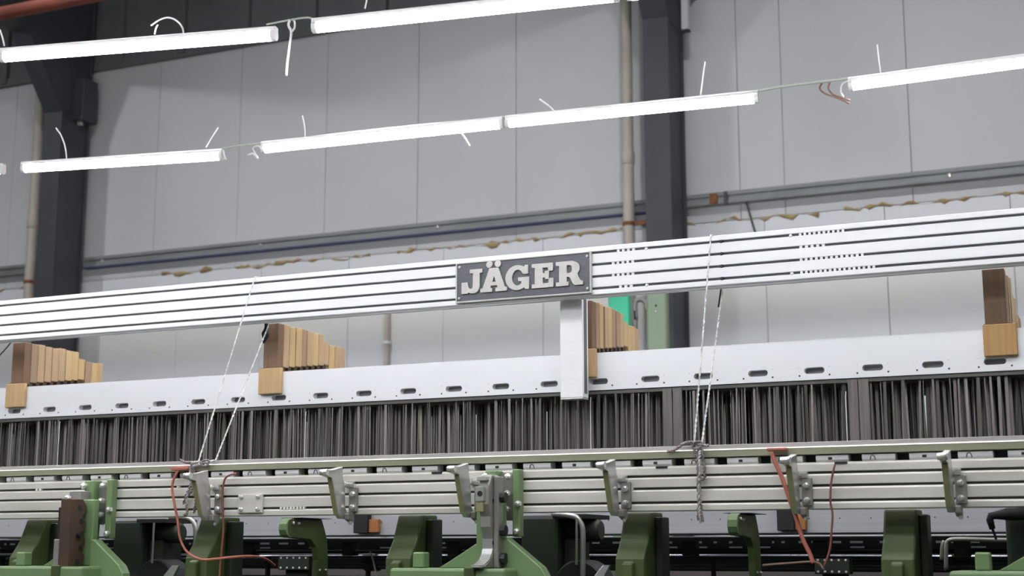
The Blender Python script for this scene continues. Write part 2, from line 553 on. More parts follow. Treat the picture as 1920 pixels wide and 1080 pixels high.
# upper (near) row
lamp(L(2, 107), L(518, 66), 'lit tube lamp at the top left with a curled white wire', GR,
     [lw([(344, 68), (342, 52), (330, 38), (314, 33), (298, 38), (283, 48)], 4.33), lw([(290, 64), (292, 54), (296, 46)], 4.36), lw([(8, 86), (5, 72), (0, 56)], 4.18)])
lamp(L(587, 52), L(1160, -8), 'lit tube lamp at the top middle, right of the dangling white wire', GR,
     [lw([(684, 16), (687, 4), (690, -12)], 4.42)])
d1 = (L(1160, -8) - L(587, 52)).normalized()
e1 = L(1160, -8)
OUT = 'tube lamps above and behind the viewer'
lamp(e1 + d1 * 0.03, e1 + d1 * 1.23, 'lit tube lamp continuing the upper row past the top edge', GR)
lamp(L(2, 107) - d1 * 1.32, L(2, 107) - d1 * 0.12, 'lit tube lamp continuing the upper row past the left edge', GR)
base = L(2, 107)
for r in range(1, 4):                          # rows going on towards and behind the viewer
    for k in range(-3, 4):
        a = base + Vector((0, -1.42 * r, 0)) + d1 * (1.34 * k)
        if r > 2 and k % 2:
            continue
        lamp(a, a + d1 * 1.2, 'lit tube lamp hung out of the picture above the viewer', OUT)
for k in (-4, -3, -2, 1):
    a = L(1592, 161) + d1 * (1.3 * (k + 0)) if k > 0 else L(42, 316) + d1 * (1.32 * (k + 2) - 2.64)
    lamp(a, a + d1 * 1.2, 'lit tube lamp of the lower row beyond the picture edge', OUT)


def wire(name, label, cat, pts, r, m, n=6, sp=5, group=None):
    return tag(MB().tube(spline(pts, sp), r, n).build(name, m, smooth=True), label, cat, group)


CG = 'cables between the lamps'
wire('lamp_cable', 'pale cable bridging the gap between the two top lamps', 'cable', lw([(500, 46), (535, 39), (575, 33), (590, 38)], 4.40), 0.004, 'greywire', group=CG)
wire('dangling_wire', 'white looped wire dangling between the two top lamps', 'wire', lw([(543, 37), (541, 48), (546, 60), (543, 85), (539, 118), (537, 142)], 4.40) , 0.005, 'whitewire')
wire('dangling_wire', 'short white wire loop tied beside the dangling wire', 'wire', lw([(546, 60), (552, 52), (552, 40), (548, 36)], 4.405), 0.0045, 'whitewire')
wire('lamp_cable', 'pale cable between the first two lamps of the lower row', 'cable', lw([(415, 279), (440, 274), (470, 271), (500, 268)], 5.74), 0.005, 'greywire', group=CG)
wire('lamp_cable', 'curled white wire end left of the long lower lamps', 'wire', lw([(492, 277), (482, 273), (474, 278), (478, 287), (484, 297), (474, 288), (465, 291)], 5.74), 0.004, 'whitewire', group=CG)
wire('lamp_cable', 'short white wire hanging from the end of the left lower lamp', 'wire', lw([(419, 280), (420, 290), (424, 300)], 5.74), 0.004, 'whitewire', group=CG)
wire('lamp_cable', 'long grey green cable running to the lamp at the right edge', 'cable', lw([(1418, 171), (1470, 162), (1530, 155), (1592, 147), (1700, 133), (1920, 103)], 5.92), 0.006, 'greywire', group=CG)
wire('lamp_cable', 'thin cable along the top of the long lower lamps', 'cable', lw([(490, 270), (600, 255), (780, 235), (950, 220), (1100, 206), (1300, 184), (1420, 171)], 5.84), 0.005, 'whitewire', group=CG)
wire('cable_joint', 'black taped cable joint on top of the lower lamps', 'joint', lw([(946, 222), (968, 220), (990, 217)], 5.82), 0.007, 'darkgrey')
wire('loose_wire', 'brown wire loop hanging left of the right edge lamp', 'wire', lw([(1541, 156), (1537, 166), (1548, 176), (1568, 183), (1593, 194)], 5.92), 0.004, 'brownwire')
wire('loose_wire', 'second brown wire loop with black tip near the right lamp', 'wire', lw([(1556, 155), (1553, 166), (1562, 177), (1580, 184), (1594, 188)], 5.92), 0.004, 'brownwire')
wire('loose_wire', 'pale wire bent down at the start of the right lamp', 'wire', lw([(1592, 150), (1579, 158), (1577, 172), (1582, 182)], 5.92), 0.004, 'whitewire')


# unseen fill lamps added under the roof to brighten the back wall
def fill_lamp(x, y):
    t = thing('added_fill_lamp', 'added round fill lamp under the roof, out of the picture', 'lamp', (x, y, 7.9), 'fill lamps added for the back wall')
    MB().tube([(x, y, 8.3), (x, y, 8.15), (x, y, 7.92)], [0.08, 0.12, 0.22], 16).build('reflector', 'housing', t, smooth=True)
    MB().tube([(x, y, 7.92), (x, y, 7.90)], 0.20, 16).build('lens', 'bay', t)
    MB().tube([(x, y, 8.3), (x, y, ROOF_Z)], 0.01, 6).build('suspension', 'darkgrey', t)


for x in (-12, -7, -2, 3):
    fill_lamp(x, 7.0)

# ------------------------------------------------------------------ top beam
X0, X1 = -6.05, 0.75
BY, BZ0, BZ1 = 4.48, 2.453, 2.618
BD = 0.08
beam = thing('top_beam', 'long white aluminium beam with four dark grooves carrying the JÄGER sign', 'beam', (-2.6, 4.52, BZ0))
gz = [BZ0 + 0.0206 + 0.04125 * k for k in range(4)]
prof = [(BY + 0.0642, BZ0), (BY + 0.0642, BZ0 + 0.012), (BY + 0.0558, BZ0 + 0.012), (BY + 0.0558, BZ0), (BY + 0.0242, BZ0), (BY + 0.0242, BZ0 + 0.012), (BY + 0.0158, BZ0 + 0.012), (BY + 0.0158, BZ0), (BY, BZ0)]
for z in gz:
    prof += [(BY, z - 0.0042), (BY + 0.012, z - 0.0042), (BY + 0.012, z + 0.0042), (BY, z + 0.0042)]
prof += [(BY, BZ1), (BY + BD, BZ1), (BY + BD, BZ0 + 0.025), (BY + BD - 0.006, BZ0 + 0.02), (BY + BD - 0.006, BZ0)]
MB().yz(prof, X0, X1).build('extrusion', 'beam', beam, 0.0012)
for z in gz:
    MB().box(X0, X1, BY + 0.0085, BY + 0.0121, z - 0.0041, z + 0.0041).build('groove_floor', 'groove', beam)
for u in (0.0158, 0.0558):
    MB().box(X0, X1, BY + u + 0.0001, BY + u + 0.0083, BZ0 + 0.0075, BZ0 + 0.0121).build('groove_floor', 'groove', beam)
# white slot inserts and screws
rows = [((1157, 1195), (1500, 1590)), ((1147, 1193), (1500, 1553)), ((1147, 1193), (1500, 1625)), ((1160, 1190), (1500, 1645))]
for (r1, r2), z in zip(rows, gz[::-1]):
    for (a, b) in (r1, r2):
        xa, xb_ = P(a, 500, BY).x, P(b, 500, BY).x
        m = MB()
        n = max(3, int((b - a) / 9))
        for k in range(n):
            u = xa + (xb_ - xa) * k / n
            w = (xb_ - xa) / n
            m.box(u, u + w * 0.5, BY + 0.0006, BY + 0.009, z - 0.0041, z + 0.0041)
        tag(m.build('slot_inserts', 'beam', beam), 'row of small white inserts in a groove', None, None, 'stuff')
for z in gz:
    MB().dome((P(1353, 490, BY).x, BY + 0.006, z), (0, -1, 0), 0.0065, 0.009, 8).build('screw', 'dark', beam)
for (px, i) in ((1212, 3), (1212, 0), (1484, 3), (1484, 0)):
    MB().dome((P(px, 490, BY).x, BY + 0.004, gz[i] - 0.002), (0, -1, 0), 0.006, 0.007, 8).build('screw', 'clip', beam)

# ------------------------------------------------------------------ JÄGER sign
SX0, SX1, SZ0, SZ1 = -2.225, -1.714, 2.4575, 2.602
sign = thing('name_plate', 'dark JÄGER name plate with raised pale letters on the white beam', 'sign', ((SX0 + SX1) / 2, BY - 0.005, SZ0))
MB().box(SX0 + 0.004, SX1 - 0.004, BY - 0.009, BY - 0.0005, SZ0 + 0.004, SZ1 - 0.004).build('plate', 'plastic_plate', sign)
fr = 0.0055
m = MB()
a = [(SX0, SZ0), (SX1, SZ0), (SX1, SZ1), (SX0, SZ1)]
b = [(SX0 + fr, SZ0 + fr), (SX1 - fr, SZ0 + fr), (SX1 - fr, SZ1 - fr), (SX0 + fr, SZ1 - fr)]
vs = [(u, BY - 0.013, v) for u, v in a] + [(u, BY - 0.013, v) for u, v in b] + [(u, BY - 0.0005, v) for u, v in a] + [(u, BY - 0.0005, v) for u, v in b]
fs = []
for i in range(4):
    j = (i + 1) % 4
    fs += [(i, j, 4 + j, 4 + i), (8 + i, 8 + j, j, i), (4 + i, 4 + j, 12 + j, 12 + i), (8 + j, 8 + i, 12 + i, 12 + j)]
m.add(vs, fs).build('rim', 'letter', sign, 0.001)
for u in (SX0 + 0.014, SX1 - 0.014):
    for v in (SZ0 + 0.0165, SZ1 - 0.0165):
        MB().dome((u, BY - 0.009, v), (0, -1, 0), 0.0052, 0.005, 10).build('screw', 'letter', sign, smooth=True)


def arc(cx, cy, rx, ry, a0, a1, n=10):
    return [(cx + rx * math.cos(math.radians(a0 + (a1 - a0) * k / n)), cy + ry * math.sin(math.radians(a0 + (a1 - a0) * k / n))) for k in range(n + 1)]


GLY = {
    'J': ([[(0.40, 1), (1, 1), (1, .845), (.87, .845), (.87, .30)] + arc(.57, .30, .30, .31, -8, -95, 8) +
           [(.42, .0), (.33, .055), (.29, 0), (0, 0), (0, .47), (.27, .47), (.29, .36), (.34, .22), (.43, .175), (.51, .20), (.545, .29), (.55, .845), (.40, .845)]], (.050, .206)),
    'A': ([[(0, 0), (.44, 0), (.44, .155), (.37, .155), (.395, .26), (.63, .26), (.66, .155), (.58, .155), (.58, 0), (1, 0), (1, .155), (.925, .155), (.68, .99), (.34, .99), (.08, .155), (0, .155)],
           [(.435, .40), (.515, .69), (.595, .40)][::-1]], (.193, .389)),
    'G': ([[(.96, 1.0), (.96, .63), (.77, .63)] + arc(.52, .5, .245, .33, 35, 296, 20) + [(.68, .25), (.68, .345), (.54, .345), (.54, .50), (1.0, .50), (1.0, 0.0), (.85, 0.0), (.81, .07)] +
           arc(.50, .5, .50, .52, -58, -300, 26) + [(.80, .93), (.84, 1.0)]], (.381, .553)),
    'E': ([[(0, 0), (1, 0), (1, .37), (.80, .37), (.77, .17), (.50, .17), (.50, .42), (.61, .42), (.61, .34), (.79, .34), (.79, .68), (.61, .68), (.61, .59), (.50, .59), (.50, .83), (.75, .83), (.78, .68), (.98, .68), (.98, 1), (0, 1), (0, .845), (.14, .845), (.14, .155), (0, .155)]], (.576, .731)),
    'R': ([[(0, 0), (.46, 0), (.46, .155), (.40, .155), (.40, .36), (.47, .36), (.53, .31), (.62, .08), (.70, 0), (1, 0), (1, .155), (.93, .155), (.82, .36)] + arc(.55, .695, .33, .305, -42, 90, 12) +
           [(0, 1), (0, .845), (.12, .845), (.12, .155), (0, .155)],
           [(.40, .51), (.40, .845), (.51, .845), (.57, .81), (.595, .74), (.595, .62), (.57, .545), (.51, .51)]], (.751, .944)),
}
PW, PH = SX1 - SX0, SZ1 - SZ0


def glyph(name, loops, u0, u1, v0, v1):
    cu = bpy.data.curves.new(name, 'CURVE')
    cu.dimensions = '2D'
    cu.fill_mode = 'BOTH'
    cu.extrude = 0.0028
    cu.bevel_depth = 0.0006
    cu.bevel_resolution = 0
    for lp in loops:
        s = cu.splines.new('POLY')
        s.points.add(len(lp) - 1)
        for p, (u, v) in zip(s.points, lp):
            p.co = ((u0 + (u1 - u0) * u) * PW, (v0 + (v1 - v0) * v) * PH, 0, 1)
        s.use_cyclic_u = True
    tmp = bpy.data.objects.new('tmp_glyph', cu)
    COL.objects.link(tmp)
    bpy.context.view_layer.update()
    me = bpy.data.meshes.new_from_object(tmp.evaluated_get(bpy.context.evaluated_depsgraph_get()))
    bpy.data.objects.remove(tmp)
    bpy.data.curves.remove(cu)
    me.name = name
    rot = Matrix.Rotation(math.pi / 2, 4, 'X')
    me.transform(Matrix.Translation(Vector((SX0, BY - 0.0125, SZ0)) - sign.location) @ rot)
    me.materials.clear()
    me.materials.append(M['letter'])
    o = bpy.data.objects.new(name, me)
    COL.objects.link(o)
    o.parent = sign
    return o


for ch, (loops, (u0, u1)) in GLY.items():
    lo_ = [[(u, v) for u, v in l] for l in loops]
    glyph('letter', lo_, u0, u1, 0.215, 0.795)['label'] = 'raised letter ' + ch
for (cu_, cv) in ((.259, .885), (.323, .885)):
    glyph('umlaut_dot', [arc(0, 0, 1, 1, 0, 345, 23)], cu_, cu_ + 0.0225, cv, cv + 0.0225 * PW / PH)

# ------------------------------------------------------------------ hanging post
post = thing('hanger_post', 'pale aluminium post hanging from the beam below the JÄGER sign', 'post', (-1.832, 4.595, 2.116))
QX0, QX1, QZ = P(1050, 650, 4.5605).x, P(1092, 650, 4.5605).x, P(1070, 748, 4.5605).z
MB().box(QX0, QX1, 4.5605, 4.615, QZ + 0.004, BZ0 + 0.10).build('profile', 'beam', post, 0.002)
MB().box(QX0 + 0.001, QX1 - 0.001, 4.5615, 4.614, QZ, QZ + 0.004).build('end_cap', 'clip', post)
MB().box(QX1 + 0.0002, QX1 + 0.0016, 4.575, 4.60, QZ + 0.02, BZ0 + 0.09).build('side_groove', 'groove', post)

# ------------------------------------------------------------------ heald frames
FX0, FX1 = -5.95, 0.62
KF = 4.66 / 4.60


def zf(z):
    return CAM_Z + (z - CAM_Z) * KF


FZ0, FZ1 = zf(2.143), zf(2.272)
FY = 4.66
FT = 0.030
NFR = 12
FP = 0.0425
slots = [(-4.33 + 0.185 * k) * KF for k in range(-8, 27)]


def rail_mesh():
    m = MB()
    zs = zf(2.173)
    za, zb = FZ0, zf(2.202)
    m.box(FX0, FX1, FY, FY + FT, zb, FZ1)
    m.box(FX0, FX1, FY + 0.0265, FY + FT, za, zb)
    hw, hh = 0.033, 0.0105
    prev = FX0
    cells = []
    for i, cx in enumerate(slots):
        right = (cx + 0.0925 * KF) if i < len(slots) - 1 else FX1
        cells.append((prev, right, cx))
        prev = right
    for (a, b, cx) in cells:
        n = 28
        st = []
        for k in range(n):
            t_ = 2 * math.pi * k / n
            c_, s_ = math.cos(t_), math.sin(t_)
            st.append((cx + (hw - hh) * (1 if c_ > 1e-6 else -1 if c_ < -1e-6 else 0) + hh * c_, zs + hh * s_))
        rc = []
        angs = []
        for (u, v) in st:
            du, dv = u - cx, v - zs
            ts = []
            if du > 1e-9: ts.append((b - cx) / du)
            if du < -1e-9: ts.append((a - cx) / du)
            if dv > 1e-9: ts.append((zb - zs) / dv)
            if dv < -1e-9: ts.append((za - zs) / dv)
            s_ = min(ts)
            rc.append([cx + du * s_, zs + dv * s_])
        # snap the nearest points to the corners
        for (u, v) in ((a, za), (b, za), (b, zb), (a, zb)):
            k = min(range(n), key=lambda q: abs(rc[q][0] - u) / 3 + abs(rc[q][1] - v))
            rc[k] = [u, v]
        vs = [(u, FY, v) for u, v in rc] + [(u, FY, v) for u, v in st] + [(u, FY + 0.0265, v) for u, v in st]
        fs = []
        for k in range(n):
            j = (k + 1) % n
            fs.append((k, j, n + j, n + k))
            fs.append((n + k, n + j, 2 * n + j, 2 * n + k))
        m.add(vs, fs)
    m.add([(FX0, FY, za), (FX1, FY, za), (FX1, FY + FT, za), (FX0, FY + FT, za)], [(0, 1, 2, 3)])
    return m


BX = [k * KF for k in (-4.361, -3.111, -1.830, -0.468)]          # left edge of the wooden guide blocks
ORD = ['front', 'second', 'third', 'fourth', 'fifth', 'sixth', 'seventh', 'eighth', 'ninth', 'tenth', 'eleventh', 'rearmost']
LZ0, LZ1 = zf(1.657), zf(1.785)                         # lower rail


def heddles(yc, seed, dens):
    r = random.Random(seed)
    m = MB()
    x = -5.5
    while x < 0.35:
        if r.random() < 0.10:
            x += r.uniform(0.01, 0.04)
        w = r.choice((0.003, 0.004, 0.005, 0.007, 0.010))
        y = yc + r.uniform(-0.006, 0.006)
        tl = r.gauss(0, 0.003) + (0.004 * max(0, x + 1.6) * r.gauss(0, 1.2))
        ang = r.uniform(-0.5, 0.5)
        dx, dy = w / 2 * math.cos(ang), w / 2 * math.sin(ang)
        nx, ny = -0.0005 * math.sin(ang), 0.0005 * math.cos(ang)
        zt, zb = FZ0 - 0.004, 1.785
        q = [(-dx - nx, -dy - ny), (dx - nx, dy - ny), (dx + nx, dy + ny), (-dx + nx, -dy + ny)]
        m.add([(x + u, y + v, zb) for u, v in q] + [(x + tl + u, y + v, zt) for u, v in q],
              [(0, 1, 5, 4), (1, 2, 6, 5), (2, 3, 7, 6), (3, 0, 4, 7)])
        x += r.expovariate(1 / dens) + w
    return m


first = None
rail_o = lower_o = bar_o = rod_o = None
blk_mesh = {}
for i in range(NFR):
    y = FY + FP * i
    dz = 0 if i == 0 else rnd.uniform(-0.006, 0.0)
    lab = ('white aluminium heald frame nearest the viewer, with a row of slots and orange wooden pads' if i == 0 else
           '%s heald frame from the front, seen by its wooden guide blocks above the white rail' % ORD[i] if i < NFR - 1 else
           'rearmost heald frame, seen by the last wooden guide blocks of the stacks')
    t = thing('heald_frame', lab, 'heald frame', (-2.6, y + FT / 2, LZ0), 'heald frames of the loom')
    if i == 0:
        rail_o = rail_mesh().build('upper_rail', 'frame', t)
        lower_o = MB().box(FX0, FX1, y, y + FT, LZ0, LZ1).build('lower_rail', 'lowrail', t, 0.002)
        bar_o = MB().box(FX0, FX1, y + 0.006, y + 0.022, FZ0 - 0.014, FZ0 + 0.0005).build('heddle_bar', 'barh', t, 0.001)
        sl = MB().box(FX0 - 0.04, FX0, y, y + FT, LZ0, FZ1).build('side_stile', 'frame', t)
        sr = MB().box(FX1, FX1 + 0.04, y, y + FT, LZ0, FZ1).build('side_stile', 'frame', t)
        firsts = [rail_o, lower_o, bar_o, sl, sr]
        for cx in slots:
            MB().box(cx - 0.031, cx + 0.031, y + 0.0250, y + 0.0268, zf(2.173) - 0.0105, zf(2.173) + 0.0105).build('slot_back', 'slot_back', t)
        m = MB()
        for cx in slots:
            for s_ in (-1, 1):
                m.dome((cx + s_ * 0.049, y + 0.001, zf(2.1575)), (0, -1, 0), 0.0034, 0.0022, 7)
                m.dome((cx + s_ * 0.049, y + 0.001, zf(2.184)), (0, -1, 0), 0.0012, 0.0018, 6)
        tag(m.build('rivets', 'rivet', t), 'small dark rivets beside the slots', None, None, 'stuff')
        m = MB()
        k = FX0 + 0.1
        while k < FX1:
            m.dome((k, y + 0.001, zf(1.703)), (0, -1, 0), 0.0026, 0.002, 7)
            k += 0.098
        tag(m.build('lower_rivets', 'rivet', t), 'small dark rivets on the lower rail', None, None, 'stuff')
    else:
        for o in firsts:
            c = o.copy()
            COL.objects.link(c)
            c.parent = t
            c.location = (0, 0, dz if o is not lower_o else 0)
    tag(heddles(y + 0.014, 100 + i, 0.0065 if i else 0.012).build('heddles', 'heddle', t), 'dense dark steel heddles', None, None, 'stuff')
    # wooden guide blocks
    drop = 0.0 if i < 8 else (0.026 if i < 9 else 0.036)
    for j, bx in enumerate(BX):
        ztop = zf(2.459) - drop + rnd.uniform(-0.004, 0.004) - (0.05 if (j == 3 and i > 4) else 0)
        mm = 'wooddark' if i == 0 else WOODS[rnd.choice((0, 0, 1, 1, 2, 3))]
        ww = 0.066 + (0 if i == 0 else rnd.uniform(-0.003, 0.003))
        y1 = y + FP - (0.001 if i < NFR - 1 else 0.008)
        bz = MB().box(bx, bx + ww, y + 0.001, y1, zf(2.285) if i == 0 else (zf(2.285) + 0.0065 * i + 0.005 if i < 9 else FZ1), ztop).build('guide_block', mm, t, 0.0015)
        if i < 9:
            MB().box(bx + 0.004, bx + 0.058, y + 0.003, y1 - 0.017, FZ1 - 0.002 + dz, zf(2.287) + (0.0065 * i + 0.005 if i else 0)).build('guide_foot', 'rustblock', t)
    if i == 0:
        for j, bx in enumerate(BX):
            if j == 2:
                a0, a1 = -1.826 * KF, -1.745 * KF
            else:
                a0, a1 = bx - 0.006, bx + 0.094
            MB().box(a0, a1, y - 0.02, y - 0.0005, zf(2.187), zf(2.285)).build('wooden_pad', 'pad2' if j == 3 else 'pad', t, 0.002)
            MB().box(a0 + 0.004, a1 - 0.012, y - 0.016, y + 0.02, zf(2.283), zf(2.2875)).build('pad_lip', 'rustblock', t)
        # lower guide blocks of wood with black faces
        for (a, b, c) in ((663, 689, 709), (1457, 1489, 1511)):
            xa, xb_, xc = P(a, 980, y - 0.03).x, P(b, 980, y - 0.03).x, P(c, 985, y - 0.02).x
            MB().box(xa, xb_, y - 0.032, y - 0.0005, LZ0 + 0.008, 1.80).build('black_pad', 'blackrub', t, 0.002)
            MB().box(xb_ + 0.0005, xc, y - 0.022, y - 0.0005, LZ0 + 0.010, LZ0 + 0.058).build('lower_guide_block', 'lowwood', t, 0.002)
        # pale bundles of heddles and single bright wires in front
        for (a, b) in ((1243, 1260), (1262, 1279), (1592, 1610), (1612, 1631)):
            xa, xb_ = P(a, 780, y).x, P(b, 780, y).x
            MB().box(xa, xb_, y + 0.001, y + 0.005, 1.787, FZ0 - 0.006).build('heddle_bundle', 'heddlelight', t)
        for (px, top) in ((112, 2.127), (573, 2.122), (1108, 2.127), (1588, 2.107)):
            xa = P(px, 800, y).x
            MB().tube([(xa, y - 0.002, 1.787), (xa, y - 0.002, top - 0.02), (xa + 0.002, y - 0.003, top)], 0.0016, 6).build('bright_wire', 'ridge', t)

# ------------------------------------------------------------------ slay beam with reed
RY = 3.95
slay = thing('slay_beam', 'long raw aluminium slay beam with three grooves and silver clips below the heddles', 'beam', (-2.6, 4.0, 1.714))
gzs = [1.737, 1.777, 1.812]
prof = [(RY, 1.714)]
for z in gzs:
    prof += [(RY, z - 0.0085), (RY + 0.0035, z - 0.0035), (RY + 0.012, z - 0.0035), (RY + 0.012, z + 0.003), (RY, z + 0.003)]
prof += [(RY, 1.835), (RY + 0.006, 1.840), (RY + 0.09, 1.840), (RY + 0.09, 1.714)]
MB().yz(prof, X0, X1).build('extrusion', 'rail', slay, 0.001)
for z in gzs:
    MB().box(X0, X1, RY + 0.009, RY + 0.0122, z - 0.0034, z + 0.0029).build('groove_floor', 'groove', slay)
MB().box(X0, X1, RY + 0.045, RY + 0.09, 1.8405, 1.862).build('clip_channel', 'dark', slay)
k = 0
cx = X0 + 0.06
while cx < X1 - 0.1:
    a0, a1 = cx, cx + 0.089
    MB().yz([(RY + 0.008, 1.8405), (RY + 0.004, 1.846), (RY + 0.004, 1.8575), (RY + 0.012, 1.8605), (RY + 0.044, 1.8605), (RY + 0.044, 1.8405)], a0, a1).build('reed_clip', 'clip', slay, 0.001)
    if k % 2:
        m = MB().box(a0 + 0.034, a0 + 0.045, RY + 0.0028, RY + 0.0045, 1.846, 1.853)
        m.build('clip_hole', 'dark', slay)
    else:
        m = MB().tube(spline([(a0 + 0.022, RY + 0.0035, 1.843), (a0 + 0.024, RY + 0.0035, 1.853), (a0 + 0.030, RY + 0.0035, 1.855), (a0 + 0.034, RY + 0.0035, 1.851), (a0 + 0.036, RY + 0.0035, 1.843)], 3), 0.0013, 5)
        m.build('clip_spring', 'dark', slay)
    cx += 0.125
    k += 1
for px in (820, 1240, 1575):                     # small black stops on the upper flange
    xa = P(px - 10, 872, RY).x
    MB().box(xa, xa + 0.034, RY - 0.002, RY + 0.01, 1.8335, 1.8395).build('stop_slot', 'dark', slay)
for (a, b, z) in ((525, 574, gzs[0]), (65, 78, gzs[2]), (1178, 1190, gzs[1]), (330, 336, gzs[2])):
    xa, xb_ = P(a, 950, RY).x, P(b, 950, RY).x
    m = MB()
    n = max(2, int((b - a) / 6))
    for q in range(n):
        u = xa + (xb_ - xa) * q / n
        m.box(u, u + (xb_ - xa) / n * 0.6, RY - 0.0006, RY + 0.009, z - 0.0045, z + 0.0035)
    tag(m.build('slot_inserts', 'ridge', slay), 'row of small pale inserts in the groove', None, None, 'stuff')
# four screw clamp plate
xa, xb_ = P(446, 940, RY - 0.008).x, P(492, 940, RY - 0.008).x
cp = MB().box(xa, xb_, RY - 0.009, RY - 0.0003, 1.722, 1.783).build('clamp_plate', 'rail', slay, 0.002)
for u in (xa + 0.014, xb_ - 0.016):
    for z in (1.734, 1.774):
        MB().dome((u, RY - 0.009, z), (0, -1, 0), 0.0075, 0.007, 8).build('screw', 'zinc', cp)

reed = thing('weaving_reed', 'reed cap with bright upper edge and olive band above the slay beam', 'reed', (-2.6, 3.99, 1.862))
MB().yz([(RY - 0.001, 1.862), (RY - 0.004, 1.8789), (RY + 0.06, 1.8789), (RY + 0.06, 1.862)], X0, X1).build('cap', 'olive', reed)  # olive colour paints the greenish reflection on this sloping face
MB().yz([(RY - 0.0045, 1.8790), (RY - 0.0055, 1.8805), (RY - 0.002, 1.8835), (RY + 0.005, 1.8835), (RY + 0.005, 1.8790)], X0, X1).build('cap_edge', 'ridge', reed)
MB().box(X0, X1, RY + 0.006, RY + 0.03, 1.8792, 1.896).build('reed_band', 'reedtop', reed, 0.001)


# ------------------------------------------------------------------ temple hooks on the slay beam
def hook(px_tip, label, first=None, base=True):
    """a steel hook plate standing out from the slay beam towards the viewer"""
    x = P(px_tip, 900, RY - 0.145).x
    if first:
        t = copy_tree(first)
        t.location.x = x
        t['label'] = label
        return t
    t = thing('temple_hook', label, 'bracket', (x, RY - 0.02, 1.695), 'steel temple hooks on the slay beam')
    y = lambda u: RY - u
    poly = [(y(.152), 1.845), (y(.118), 1.846), (y(.05), 1.860), (y(.045), 1.828), (y(.034), 1.800), (y(.028), 1.735), (y(.020), 1.722), (y(.0), 1.718),
            (y(.0), 1.700), (y(.05), 1.700), (y(.072), 1.716), (y(.112), 1.822), (y(.150), 1.828)]
    MB().yz(poly, x, x + 0.017).build('hook_plate', 'steel', t, 0.0012)
    MB().yz([(y(.0735), 1.714), (y(.1135), 1.8205), (y(.1115), 1.8205), (y(.0715), 1.714)], x + 0.001, x + 0.016).build('front_edge', 'oliveedge', t)  # olive strip paints in the green reflected by the hook's front edge
    MB().tube([(x - 0.004, y(.146), 1.838), (x + 0.021, y(.146), 1.838)], 0.0095, 12).build('pin', 'zinc', t, smooth=True)
    MB().tube([(x + 0.009, y(.034), 1.806), (x + 0.009, y(.0005), 1.806)], 0.009, 10).build('boss', 'zinc', t, smooth=True)
    MB().yz([(y(.0003), 1.797), (y(.0003), 1.815), (y(.014), 1.812), (y(.014), 1.797)], x + 0.004, x + 0.035).build('boss_web', 'steel', t)
    bp = MB().box(x + 0.0175, x + 0.047, y(.012), y(.0003), 1.722, 1.797).build('mounting_lug', 'steeldull', t, 0.002)
    for z in (1.737, 1.777):
        MB().dome((x + 0.033, y(.012), z), (0, -1, 0), 0.009, 0.010, 8).build('screw', 'zinc', bp)
    MB().yz([(y(.0), 1.722), (y(.038), 1.716), (y(.038), 1.698), (y(.012), 1.688), (y(.0), 1.694)], x + 0.0175, x + 0.034).build('foot', 'steeldull', t, 0.002)
    MB().dome((x + 0.03, y(.02), 1.692), (0, 0, -1), 0.006, 0.010, 8).build('screw', 'zinc', t)
    return t


h0 = hook(348, 'steel temple hook beside the left knotted cord')
hook(603, 'steel temple hook between the left cord and the polished steel arm', h0)
hook(842, 'steel temple hook just left of the polished steel arm', h0)
hook(1122, 'steel temple hook between the polished steel arm and the right cord', h0)
hook(1468, 'steel temple hook beside the orange cable at the right', h0)
hook(1763, 'steel temple hook nearest the right edge', h0)


# ------------------------------------------------------------------ bright green stands
def stand(x, label, first=None):
    if first:
        t = copy_tree(first)
        t.location.x = x
        t['label'] = label
        return t
    t = thing('green_stand', label, 'bracket', (x, 3.88, 1.44), 'bright green cast stands along the slay beam')
    X = lambda u: x + u
    fl = MB().box(X(0), X(.040), 3.905, 3.949, 1.60, 1.837).build('flange', 'green', t, 0.003)
    fr_ = MB().box(X(.083), X(.107), 3.918, 3.949, 1.642, 1.840).build('flange', 'green', t, 0.003)
    MB().box(X(.040), X(.083), 3.935, 3.949, 1.69, 1.83).build('spacer', 'steeldull', t)
    for (u, z, p_) in ((-.006, 1.818, fl), (-.006, 1.768, fl)):
        MB().dome((X(u + .01), 3.905, z), (0, -1, 0), 0.011, 0.018, 9).build('bolt', 'zinc', p_)
    for (u, z, p_) in ((.072, 1.818, fr_), (.070, 1.768, fr_), (.068, 1.722, fr_), (.104, 1.738, fr_), (.100, 1.658, fr_)):
        MB().dome((X(u), 3.919, z), (0, -1, 0), 0.010, 0.018, 9).build('bolt', 'zinc', p_)
    MB().box(X(-.012), X(.075), 3.87, 3.90, 1.552, 1.772).build('upright', 'green', t, 0.004)
    MB().xz([(X(.075), 1.64), (X(.092), 1.638), (X(.20), 1.555), (X(.215), 1.53), (X(.22), 1.44), (X(.075), 1.44)], 3.86, 3.90).build('gusset', 'green', t, 0.003)
    MB().xz([(X(-.012), 1.625), (X(-.012), 1.552), (X(-.14), 1.552), (X(-.12), 1.562)], 3.88, 3.90).build('gusset', 'green', t, 0.002)
    MB().box(X(-.245), X(.125), 3.77, 3.96, 1.44, 1.552).build('base_block', 'green', t, 0.008, seg=2)
    MB().box(X(-.185), X(-.148), 3.80, 3.84, 1.552, 1.598).build('boss', 'green', t, 0.004)
    MB().box(X(.0), X(.035), 3.763, 3.80, 1.50, 1.556).build('lug', 'dgreen', t, 0.003)
    return t


s0 = stand(P(156, 950, 3.905).x, 'bright green cast stand at the left beside the rust brown block')
stand(P(909, 950, 3.905).x, 'bright green cast stand behind the polished steel arm', s0)
stand(P(1975, 950, 3.905).x, 'bright green cast stand cut by the bottom right corner', s0)

